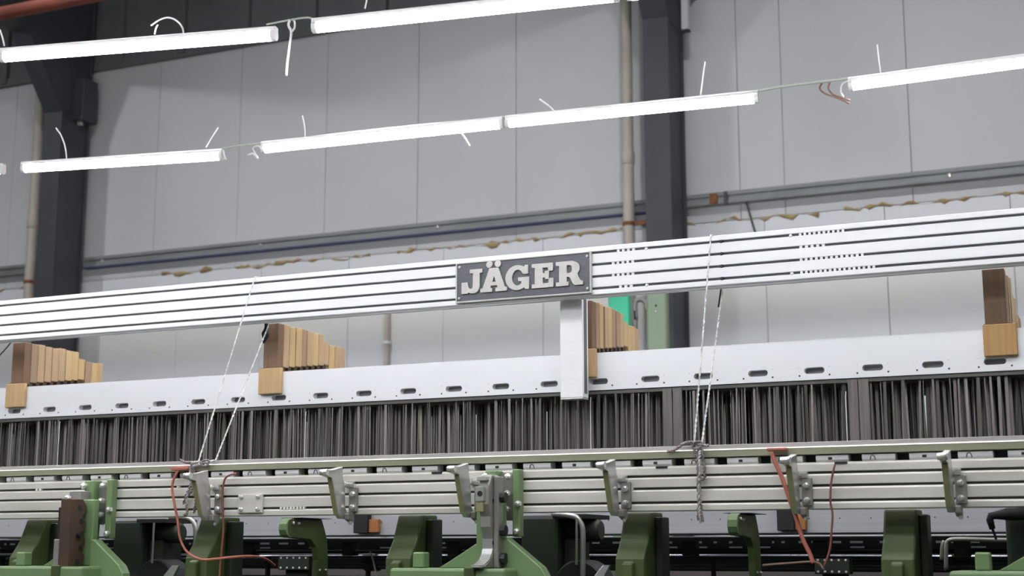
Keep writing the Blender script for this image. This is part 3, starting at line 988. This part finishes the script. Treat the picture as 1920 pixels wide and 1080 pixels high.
# rust brown block at the left
xb0 = P(110, 980, 3.78).x
t = thing('rusty_arm', 'rust brown drilled steel block in front of the left green stand', 'arm', (xb0 + 0.02, 3.82, 1.552))
Y0 = 3.785
poly = [(Y0, 1.552), (Y0, 1.772), (Y0 + 0.062, 1.772)]
zz = 1.765
for q in range(4):
    poly += [(Y0 + 0.066, zz), (Y0 + 0.078, zz - 0.012), (Y0 + 0.081, zz - 0.024), (Y0 + 0.078, zz - 0.036), (Y0 + 0.066, zz - 0.048)]
    zz -= 0.054
poly += [(Y0 + 0.062, 1.552)]
MB().yz(poly, xb0, xb0 + 0.042).build('block', 'rustblock', t, 0.002)
for q in range(5):
    z = 1.742 - 0.044 * q
    u = Y0 + (0.045 if q % 2 == 0 else 0.058)
    MB().tube([(xb0 + 0.0405, u, z), (xb0 + (0.0425 if q != 2 else 0.055), u, z)], 0.0105, 12).build('hole_bush' if q != 2 else 'pin', 'dark', t)
MB().box(xb0 - 0.028, xb0 + 0.02, Y0 + 0.07, 3.948, 1.768, 1.800).build('mounting_block', 'steeldull', t, 0.002)
for (u, z) in ((-.02, 1.776), (-.02, 1.752)):
    MB().dome((xb0 + u, Y0 + 0.06, z), (0, -1, 0), 0.010, 0.014, 8).build('screw', 'zinc', t)
MB().box(xb0 - 0.035, xb0 - 0.001, Y0 + 0.03, Y0 + 0.09, 1.64, 1.745).build('side_block', 'brown', t, 0.002)
MB().box(xb0 - 0.03, xb0 - 0.002, Y0 + 0.01, Y0 + 0.05, 1.552, 1.64).build('spacer', 'steeldull', t, 0.002)

# polished steel arm in the middle
xm = P(888, 980, 3.77).x
t = thing('steel_arm', 'polished curved steel arm in front of the middle green stand', 'arm', (xm + 0.02, 3.83, 1.5535))
ya = 3.80
poly = [(ya, 1.79), (ya - .004, 1.735), (ya + .012, 1.70), (ya + .012, 1.67), (ya + .022, 1.655), (ya + .030, 1.63), (ya + .030, 1.608), (ya + .022, 1.590), (ya + .006, 1.574), (ya - .025, 1.562), (ya - .05, 1.559), (ya - .05, 1.5535), (ya + .068, 1.5535), (ya + .068, 1.82), (ya + .02, 1.82)]
MB().yz(poly, xm, xm + 0.034).build('arm_plate', 'steeldull', t, 0.003)
MB().yz([(ya + .028, 1.648), (ya + .028, 1.608), (ya + .020, 1.592), (ya + .004, 1.5765), (ya - .026, 1.5640), (ya - .048, 1.561), (ya - .048, 1.5595), (ya - .026, 1.5605), (ya + .006, 1.573), (ya + .0225, 1.590), (ya + .0305, 1.608), (ya + .0305, 1.648)], xm + 0.001, xm + 0.033).build('polished_face', 'steel', t)
MB().box(xm - 0.004, xm + 0.024, ya - 0.012, ya + 0.012, 1.742, 1.785).build('nose_block', 'steel', t, 0.002)
MB().tube([(xm + 0.011, ya - 0.0125, 1.764), (xm + 0.011, ya - 0.010, 1.764)], 0.0085, 14).build('nose_hole', 'dark', t)
MB().box(xm - 0.002, xm + 0.030, ya - 0.008, ya + 0.014, 1.802, 1.815).build('cap_strip', 'zinc', t, 0.002)
MB().box(xm - 0.004, xm + 0.020, ya - 0.009, ya + 0.01, 1.712, 1.741).build('worn_pad', 'oliveedge', t, 0.002)
MB().box(xm + 0.0345, xm + 0.050, ya + 0.03, ya + 0.068, 1.5535, 1.815).build('back_bar', 'steeldull', t, 0.002)
for z in (1.755, 1.66, 1.58):
    MB().tube([(xm + 0.0505, ya + 0.05, z), (xm + 0.066, ya + 0.05, z)], 0.016, 8).build('nut', 'dark', t)
for z in (1.745, 1.625):
    MB().tube([(xm + 0.0338, ya + 0.03, z), (xm + 0.0352, ya + 0.03, z)], 0.006, 10).build('hole_bush', 'dark', t)

# ------------------------------------------------------------------ slay swords and castings behind the slay beam
xs5 = P(1655, 980, 4.04).x
sw_lab = ['dark green slay sword at the left behind the rust brown block', 'dark green slay sword right of the left knotted cord', 'dark green slay sword left of the polished steel arm',
          'dark green slay sword right of the bent chrome pipe in the middle', 'dark green slay sword near the right edge below the slay beam']
sw0 = None
for q in range(5):
    x = xs5 - 0.757 * (4 - q)
    if sw0 is None:
        t = thing('slay_sword', sw_lab[q], 'arm', (x + 0.045, 4.08, 1.25), 'slay swords')
        MB().yz([(4.065, 1.7135), (4.03, 1.635), (3.985, 1.578), (3.975, 1.25), (4.13, 1.25), (4.15, 1.57), (4.17, 1.7135)], x, x + 0.088).build('casting', 'dgreen', t, 0.006, seg=2)
        MB().yz([(3.9845, 1.574), (3.965, 1.565), (3.955, 1.25), (3.9745, 1.25)], x + 0.028, x + 0.060).build('rib', 'dgreen', t, 0.003)
        MB().box(x + 0.0885, x + 0.11, 4.09, 4.16, 1.25, 1.70).build('side_rib', 'dkgreen', t, 0.003)
        sw0 = t
    else:
        t = copy_tree(sw0)
        t.location.x = x + 0.045
        t['label'] = sw_lab[q]

# rounded cam levers: plates standing across the loom, rounded nose towards the viewer
xc0 = P(526, 990, 4.20).x
t = thing('cam_lever', 'green rounded cam lever below the slay beam left of the black pad', 'lever', (xc0, 4.30, 1.30), 'cam levers')
poly = [(4.43, 1.712), (4.235, 1.712), (4.212, 1.706), (4.200, 1.692), (4.197, 1.672), (4.205, 1.655), (4.225, 1.646), (4.36, 1.640), (4.395, 1.615), (4.405, 1.57), (4.405, 1.30), (4.475, 1.30), (4.478, 1.58), (4.47, 1.64), (4.45, 1.68)]
MB().yz(poly, xc0, xc0 + 0.022).build('lever', 'dgreen', t, 0.004, seg=2)
MB().yz([(a_ - 0.004, b_) for a_, b_ in poly[1:7]] + [(a_ + 0.008, b_) for a_, b_ in poly[1:7]][::-1], xc0 - 0.004, xc0 + 0.026).build('nose_rim', 'green', t, 0.002)
MB().box(xc0 - 0.03, xc0 + 0.05, 4.25, 4.45, 1.7125, 1.7139).build('mounting_strip', 'dkgreen', t)
for u in (4.24, 4.275):
    MB().dome((xc0 + 0.0215, u, 1.695), (1, 0, 0), 0.006, 0.008, 8).build('screw', 'zinc', t)
for u in (4.42, 4.46):
    MB().dome((xc0 + 0.0215, u, 1.535), (1, 0, 0), 0.005, 0.007, 8).build('screw', 'zinc', t)
t2 = copy_tree(t)
t2.location.x = P(1367, 990, 4.20).x
t2['label'] = 'green rounded cam lever below the slay beam right of the right cord'

# dark gear casings with rods
cs0 = None
for px, lab in ((212, 'dark green gear casing below the slay beam right of the left green stand'), (975, 'dark green gear casing below the slay beam right of the middle green stand'),
                (1885, 'dark green gear casing at the right edge below the slay beam')):
    xg = P(px, 990, 4.22).x
    if cs0 is None:
        t = thing('gear_casing', lab, 'casing', (xg, 4.3, 1.30), 'dark gear casings')
        MB().box(xg, xg + 0.13, 4.22, 4.46, 1.30, 1.712).build('body', 'dkgreen', t, 0.012, seg=2)
        MB().tube([(xg + 0.13, 4.30, 1.665), (xg + 0.235, 4.30, 1.665), (xg + 0.245, 4.30, 1.665)], [0.036, 0.036, 0.028], 16).build('drum', 'dkgreen', t, smooth=True)
        MB().box(xg + 0.13, xg + 0.19, 4.26, 4.34, 1.30, 1.64).build('leg', 'dkgreen', t, 0.006)
        MB().tube([(xg + 0.205, 4.19, 1.70), (xg + 0.203, 4.19, 1.56)], 0.004, 6).build('rod', 'steeldull', t)
        MB().box(xg + 0.12, xg + 0.235, 4.20, 4.40, 1.7005, 1.7135).build('top_strip', 'brown', t)
        MB().tube([(xg + 0.20, 4.21, 1.49), (xg + 0.20, 4.32, 1.49)], 0.085, 20).build('wheel', 'dark', t, 0.006)
        cs0 = t
    else:
        t = copy_tree(cs0)
        t.location.x = xg
        t['label'] = lab

# bent pipes
PG = 'bent metal pipes below the slay beam'
wire('bent_pipe', 'bent chrome pipe in front of the white panel left of the second sword', 'pipe', pxs([(318, 970), (340, 970), (356, 973), (365, 983), (367, 1000), (366, 1020), (360, 1060)], 4.2), 0.0085, 'steel', 10, group=PG)
wire('bent_pipe', 'bent dark pipe right of the middle gear casing', 'pipe', pxs([(1035, 963), (1065, 966), (1082, 971), (1091, 985), (1093, 1005), (1093, 1045), (1093, 1090)], 4.2), 0.0085, 'steel', 10, group=PG)
wire('bent_pipe', 'thin grey pipe bent along the bottom at the right edge', 'pipe', pxs([(1774, 1070), (1774, 1030), (1778, 1014), (1800, 1011), (1850, 1012), (1898, 1012), (1909, 1006), (1912, 990), (1912, 968)], 4.3), 0.006, 'steeldull', 8, group=PG)
wire('bent_pipe', 'short grey pipe beside the thin bent pipe at right', 'pipe', pxs([(1766, 1050), (1767, 1025), (1771, 1014)], 4.31), 0.006, 'steeldull', 8, group=PG)

# lever handles (bright flat levers at the bottom edge)
for (a, lab) in ((312, 'pale flat lever tip at the bottom edge left of the second sword'), (1120, 'pale flat lever tip at the bottom edge left of the fourth sword')):
    pp = pxs([(a + 10, 1060), (a + 23, 1060), (a + 5, 1095), (a - 18, 1095)], 4.0)
    o = MB().prism([tuple(p) for p in pp], [(p.x, p.y + 0.012, p.z) for p in pp]).build('flat_lever', 'steel', None, 0.001)
    tag(o, lab, 'lever')

# rear dark cross beam with pale tabs painting light through its slots, rollers, warp beam
rb = thing('rear_beam', 'dark cross beam with pale slots behind the swords at the bottom', 'beam', (-2.6, 5.3, 1.598))
MB().box(X0, X1, 5.25, 5.35, 1.600, 1.655).build('bar', 'dark', rb, 0.003)
m = MB()
k = X0 + 0.1
while k < X1 - 0.1:
    w = rnd.choice((0.008, 0.012, 0.03, 0.03, 0.045))
    if rnd.random() < 0.75:
        m.box(k, k + w, 5.2485, 5.2505, 1.629, 1.637)
    if rnd.random() < 0.25:
        m.box(k, k + 0.05, 5.2485, 5.2505, 1.612, 1.618)
    k += w + rnd.uniform(0.02, 0.06)
tag(m.build('slot_light_tabs', 'clip', rb), 'row of small pale tabs for light through slots', None, None, 'stuff')
ro = thing('guide_roller', 'shiny dark guide roller at the bottom behind the swords', 'roller', (-2.6, 5.4, 1.53))
MB().tube([(X0, 5.40, 1.56), (X1, 5.40, 1.56)], 0.034, 20).build('roller', 'rollersteel', ro, smooth=True)
for xx in (-4.4, -3.1, -1.9, -0.7):
    MB().tube([(xx, 5.40, 1.56), (xx + 0.06, 5.40, 1.56)], 0.042, 16).build('collar', 'dark', ro)
cb = thing('cross_bar', 'thin dark horizontal bar below the roller', 'bar', (-2.6, 5.2, 1.50))
MB().box(X0, X1, 5.18, 5.22, 1.488, 1.503).build('bar', 'brown', cb)
MB().box(X0, X1, 5.10, 5.13, 1.545, 1.552).build('lower_strip', 'barh', cb)
for xx in (X0 + 0.05, X1 - 0.05):
    MB().box(xx - 0.02, xx + 0.02, 5.10, 5.22, 1.488, 1.552).build('end_bracket', 'brown', cb)
wb = thing('warp_beam', 'large dark brown warp beam behind the machine at the bottom', 'roll', (-2.6, 6.2, 0.65))
MB().tube([(X0, 6.2, 1.17), (X1, 6.2, 1.17)], 0.46, 40).build('yarn_roll', 'brown', wb, smooth=True)
for xx in (X0 - 0.03, X1):
    MB().tube([(xx, 6.2, 1.17), (xx + 0.03, 6.2, 1.17)], 0.52, 40).build('flange', 'dkgreen', wb)

cb2 = thing('cable_duct', 'dark cable duct with clamps between the swords at the bottom', 'duct', (-2.6, 4.95, 1.585))
MB().tube([(X0, 4.95, 1.600), (X1, 4.95, 1.600)], 0.008, 8).build('upper_pipe', 'dark', cb2, smooth=True)
MB().box(X0, X1, 4.93, 4.97, 1.575, 1.583).build('tray', 'brown', cb2)
for q in range(14):
    xx = X0 + 0.35 + 0.46 * q
    MB().box(xx, xx + 0.05, 4.925, 4.975, 1.5835, 1.635).build('clamp', 'dkgreen', cb2, 0.003)
    MB().box(xx + 0.1, xx + 0.112, 4.94, 4.96, 1.30, 1.575).build('strut', 'brown', cb2)

# terminal blocks with two rows of white contacts
for (a, b, y0_, lab) in ((520, 578, 1046, 'terminal block with two rows of pale contacts left of the first cam lever leg'), (1526, 1592, 1050, 'terminal block with two rows of pale contacts below the orange cable')):
    p0, p1 = P(a, y0_, 4.75), P(b, y0_, 4.75)
    t = thing('terminal_block', lab, 'terminal block', ((p0.x + p1.x) / 2, 4.78, p0.z - 0.045), 'terminal blocks')
    MB().box(p0.x, p1.x, 4.755, 4.81, p0.z - 0.045, p0.z + 0.006).build('body', 'dkgreen', t, 0.002)
    for q in range(5):
        for dz in (0.0, -0.037):
            u = p0.x + (p1.x - p0.x) * (q + 0.5) / 5
            MB().dome((u, 4.756, p0.z + dz), (0, -1, 0), 0.0042, 0.004, 7).build('contact', 'whitewire', t)
    MB().box(p0.x + 0.02, p1.x - 0.02, 4.78, 4.81, 1.30, p0.z - 0.045).build('support', 'dark', t)

# black elbow plug at the right
t = thing('elbow_plug', 'black elbow plug with cable at the right edge below the slay beam', 'plug', P(1880, 968, 4.15))
pp = pxs([(1935, 963), (1890, 964), (1868, 966), (1858, 968), (1856, 975), (1861, 992)], 4.15)
MB().tube(pp, [0.017, 0.017, 0.011, 0.011, 0.010, 0.008], 10).build('plug', 'blackrub', t, smooth=True)
MB().tube(spline(pxs([(1861, 992), (1864, 1000), (1868, 1012)], 4.16)), 0.0035, 6).build('lead', 'blackrub', t)
p0, p1 = P(1885, 957, 4.16), P(1960, 957, 4.16)
MB().box(p0.x, p1.x, 4.14, 4.20, 1.695, 1.7135).build('holder', 'blackrub', t)

# ------------------------------------------------------------------ front cross beam, side frames, out of view supports
fb = thing('front_cross_beam', 'green box beam carrying the cast stands, below the picture', 'beam', (-2.6, 3.86, 1.25))
MB().box(X0, X1, 3.76, 3.96, 1.25, 1.4395).build('box_section', 'green', fb, 0.006)
MB().box(X0, X1, 3.97, 4.46, 1.20, 1.2495).build('sword_bed', 'dkgreen', fb)
MB().box(X0, X1, 4.46, 4.84, 1.20, 1.2995).build('casing_bed', 'dkgreen', fb)
for xx, lab in ((X0 - 0.11, 'green side frame of the loom beyond the left edge'), (X1 + 0.01, 'green side frame of the loom beyond the right edge')):
    t = thing('side_frame', lab, 'frame', (xx + 0.05, 5.0, 0), 'loom side frames')
    MB().yz([(3.7, 0.1), (6.75, 0.1), (6.75, 1.2), (6.2, 1.75), (5.3, 1.9), (4.7, 2.7), (4.4, 2.7), (4.35, 1.95), (3.7, 1.9)], xx, xx + 0.1).build('plate', 'green', t, 0.008)
    MB().box(xx - 0.08, xx + 0.18, 3.65, 6.8, 0, 0.1).build('foot', 'dgreen', t, 0.008)

# ------------------------------------------------------------------ cords and cables


def twist(path, r, turns, n=10):
    """two strand twisted cord along a polyline"""
    sp = []
    tot = len(path) - 1
    out = MB()
    for ph in (0, math.pi):
        pts = []
        for i, p in enumerate(path):
            p = Vector(p)
            d = (Vector(path[min(i + 1, tot)]) - Vector(path[max(i - 1, 0)])).normalized()
            a = d.cross(Vector((0, 1, 0))).normalized()
            b = d.cross(a)
            an = ph + turns * 2 * math.pi * i / tot
            pts.append(p + (a * math.cos(an) + b * math.sin(an)) * r * 0.75)
        out.tube(pts, r * 0.72, 5)
    return out


def lerp(a, b, n):
    return [Vector(a).lerp(Vector(b), k / n) for k in range(n + 1)]


def cord(label, top, f_end, b_end, knot, tails, tailcols):
    t = thing('tie_cord', label, 'cord', knot, 'tie cords looped over the beam')
    ptop = P(top[0], top[1], BY - 0.004)
    xf = ptop.x
    f_ = P(*f_end, RY - 0.008)
    b_ = P(*b_end, RY - 0.008)
    path = lerp(f_, (xf, BY - 0.005, BZ1 - 0.002), 110)
    path += lerp((xf, BY - 0.003, BZ1 + 0.003), (xf + 0.01, BY + BD + 0.004, BZ1 + 0.003), 14)
    path += lerp((xf + 0.01, BY + BD + 0.005, BZ1), (xf + 0.01, BY + BD + 0.005, BZ0 + 0.01), 20)
    path += lerp((xf + 0.01, BY + BD + 0.003, BZ0 - 0.005), b_, 95)[1:]
    twist(path, 0.0023, 48).build('strand', 'rope', t, smooth=True)
    for tl, c in zip(tails, tailcols):
        pts = spline(pxs(tl, RY - 0.012), 8)
        pts = [p + Vector((rnd.uniform(-.001, .001), rnd.uniform(-.004, .0), 0)) for p in pts]
        twist(pts, 0.0036, len(pts) / 4).build('tail', c, t, smooth=True)
    kb = MB()
    kp = P(*f_end, RY - 0.012)
    mid = (f_ + b_) / 2
    for q in range(3):
        an = q * 1.1
        kb.tube(spline([mid + Vector((0.013 * math.cos(an + s_), -0.006 + 0.004 * math.sin(2 * s_ + q), 0.010 * math.sin(an * 1.3 + s_) - 0.006)) for s_ in (0, 1, 2, 3, 4, 5, 6)], 4), 0.0032, 6)
    kb.build('knot', 'pink', t, smooth=True)
    return t


cord('twisted white cord looped over the beam at the left, knotted on the slay beam', (478, 521), (372, 866), (404, 864), P(362, 872, RY - 0.012),
     [[(372, 866), (360, 870), (357, 885), (358, 905), (352, 930), (348, 952)], [(360, 868), (356, 890), (362, 915), (350, 935), (352, 962), (346, 966)],
      [(338, 862), (348, 867), (360, 868), (372, 872), (385, 862)], [(404, 864), (390, 866), (372, 872), (362, 874)], [(362, 875), (365, 900), (354, 920), (344, 945)], [(362, 880), (360, 910), (368, 935), (364, 962)]],
     ['rope', 'pink', 'pink', 'rope', 'pink', 'pink'])
cord('twisted white cord looped over the beam at the right, knotted on the slay beam', (1333, 447), (1302, 830), (1316, 832), P(1310, 838, RY - 0.012),
     [[(1252, 847), (1268, 842), (1282, 832), (1297, 829), (1310, 834), (1330, 836)], [(1302, 830), (1302, 845), (1303, 858)], [(1316, 832), (1312, 850), (1311, 880), (1311, 920), (1312, 960), (1314, 980)],
      [(1314, 838), (1319, 865), (1322, 893), (1316, 899), (1312, 892), (1313, 935), (1316, 965), (1318, 978)], [(1309, 840), (1309, 880), (1310, 925), (1309, 975)]],
     ['pink', 'pink', 'rope', 'pink', 'pink'])

CB = 'red cables along the slay beam'
YC = RY - 0.02


def cable(label, pts, r, m, tab=None):
    t = thing('signal_cable', label, 'cable', pts[-1], CB)
    MB().tube(spline(pts, 7), r, 8).build('cable', m, t, smooth=True)
    if tab:
        MB().box(*tab).build('connector', 'cable', t, 0.002)
    return t


a0, a1 = P(322, 880, YC).x, P(352, 880, YC).x
cable('orange red cable hanging in a wide curve beside the left cord', pxs([(336, 880), (327, 895), (323, 915), (327, 945), (333, 975), (338, 1010), (352, 1036), (378, 1049), (405, 1048), (432, 1045), (470, 1043, 4.0), (496, 1047, 4.2), (515, 1060, 4.35)], YC), 0.0042, 'cable', (a0, a1, YC - 0.006, RY - 0.004, 1.8645, 1.876))
cable('thin dark red cable running down the slay beam left of the clamp plate', pxs([(443, 888), (430, 891), (421, 900), (417, 925), (418, 955), (419, 990), (416, 1030), (413, 1062), (411, 1100)], YC), 0.0034, 'cabledark')
a0, a1 = P(1438, 845, YC).x, P(1476, 845, YC).x
cable('orange cable descending across the slay beam beside the right hook', pxs([(1447, 848), (1453, 866), (1466, 895), (1480, 935), (1494, 975), (1505, 1010), (1517, 1035), (1525, 1056)], YC), 0.006, 'cable', (a0, a1, YC - 0.006, RY - 0.006, 1.873, 1.881))
cable('thin dark red cable hanging between the two right hooks', pxs([(1566, 870), (1562, 885), (1558, 910), (1557, 940), (1561, 965), (1559, 995), (1556, 1030), (1545, 1062)], YC), 0.0029, 'cabledark')
wire('stray_wire', 'short black wire tail hanging under the beam at the right', 'wire', pxs([(1353, 535), (1350, 555), (1347, 576)], BY + 0.09), 0.0028, 'blackrub')
wire('stray_wire', 'dark wire slanting under the beam at the left edge', 'wire', pxs([(22, 640), (10, 655), (-6, 672)], BY + 0.09), 0.0028, 'darkgrey')
wire('brown_wire', 'pale brown wire sagging behind the first cam lever', 'wire', pxs([(694, 1034), (700, 1052), (708, 1090)], 4.9), 0.004, 'pvc')
wire('brown_wire', 'brown wire running to the right terminal block', 'wire', pxs([(1430, 1060), (1480, 1056), (1530, 1054), (1545, 1068)], 4.7), 0.004, 'brownwire')

t = thing('black_strap', 'black knotted strap at the top of the second wooden stack', 'strap', P(498, 640, 4.585))
m = MB()
for q in range(4):
    m.tube(spline(pxs([(501 - q, 606), (497 + q, 618), (493 + 3 * q, 626 + q), (495 + q, 636), (491 + q, 642)], 4.600), 4), 0.006, 6)
m.build('strap', 'blackrub', t, smooth=True)
MB().tube(pxs([(491, 640), (490, 644)], 4.597), 0.005, 8).build('buckle', 'zinc', t)

# ------------------------------------------------------------------ green machine standing further back
xg0, xg1 = P(1211, 600, 9.0).x, P(1250, 600, 9.0).x
t = thing('machine_cabinet', 'sage green cabinet of another machine in front of the middle column', 'cabinet', ((xg0 + xg1) / 2, 9.2, 0))
MB().box(xg0, xg1, 9.0, 9.07, 0.05, 3.34).build('body', 'sage', t, 0.02, seg=3)
MB().box(xg0 - 0.02, xg1 + 0.02, 8.95, 9.3, 0, 0.05).build('plinth', 'darkgrey', t)
c = P(1230, 573, 9.0)
MB().dome((c.x, 9.002, c.z), (0, -1, 0), 0.007, 0.012, 8).build('hole_plug', 'dark', t)
c = P(1230, 584, 9.0)
MB().dome((c.x, 9.002, c.z), (0, -1, 0), 0.008, 0.012, 8).build('screw', 'zinc', t)
xt0, xt1 = P(1140, 590, 9.9).x, P(1179, 590, 9.9).x
t = thing('machine_hood', 'emerald green hood of another machine behind the wooden blocks', 'hood', ((xt0 + xt1) / 2, 10.1, 0))
MB().box(xt0, xt1, 9.9, 9.97, 3.12, 3.62).build('hood', 'teal', t, 0.01, seg=2)
MB().box(xt0 + 0.01, xt1 - 0.01, 9.91, 9.96, 0, 3.12).build('pedestal', 'green', t, 0.01)
wire('bent_conduit', 'grey bent conduit pipe beside the sage green cabinet', 'pipe', [P(1192, 600, 9.5) * 1 + Vector((0, 0, -3.2 + 0.02))] + pxs([(1192, 660), (1192, 600), (1191, 572), (1195, 563), (1204, 562), (1211, 568), (1214, 582)], 9.5), 0.018, 'pipegrey', 10)
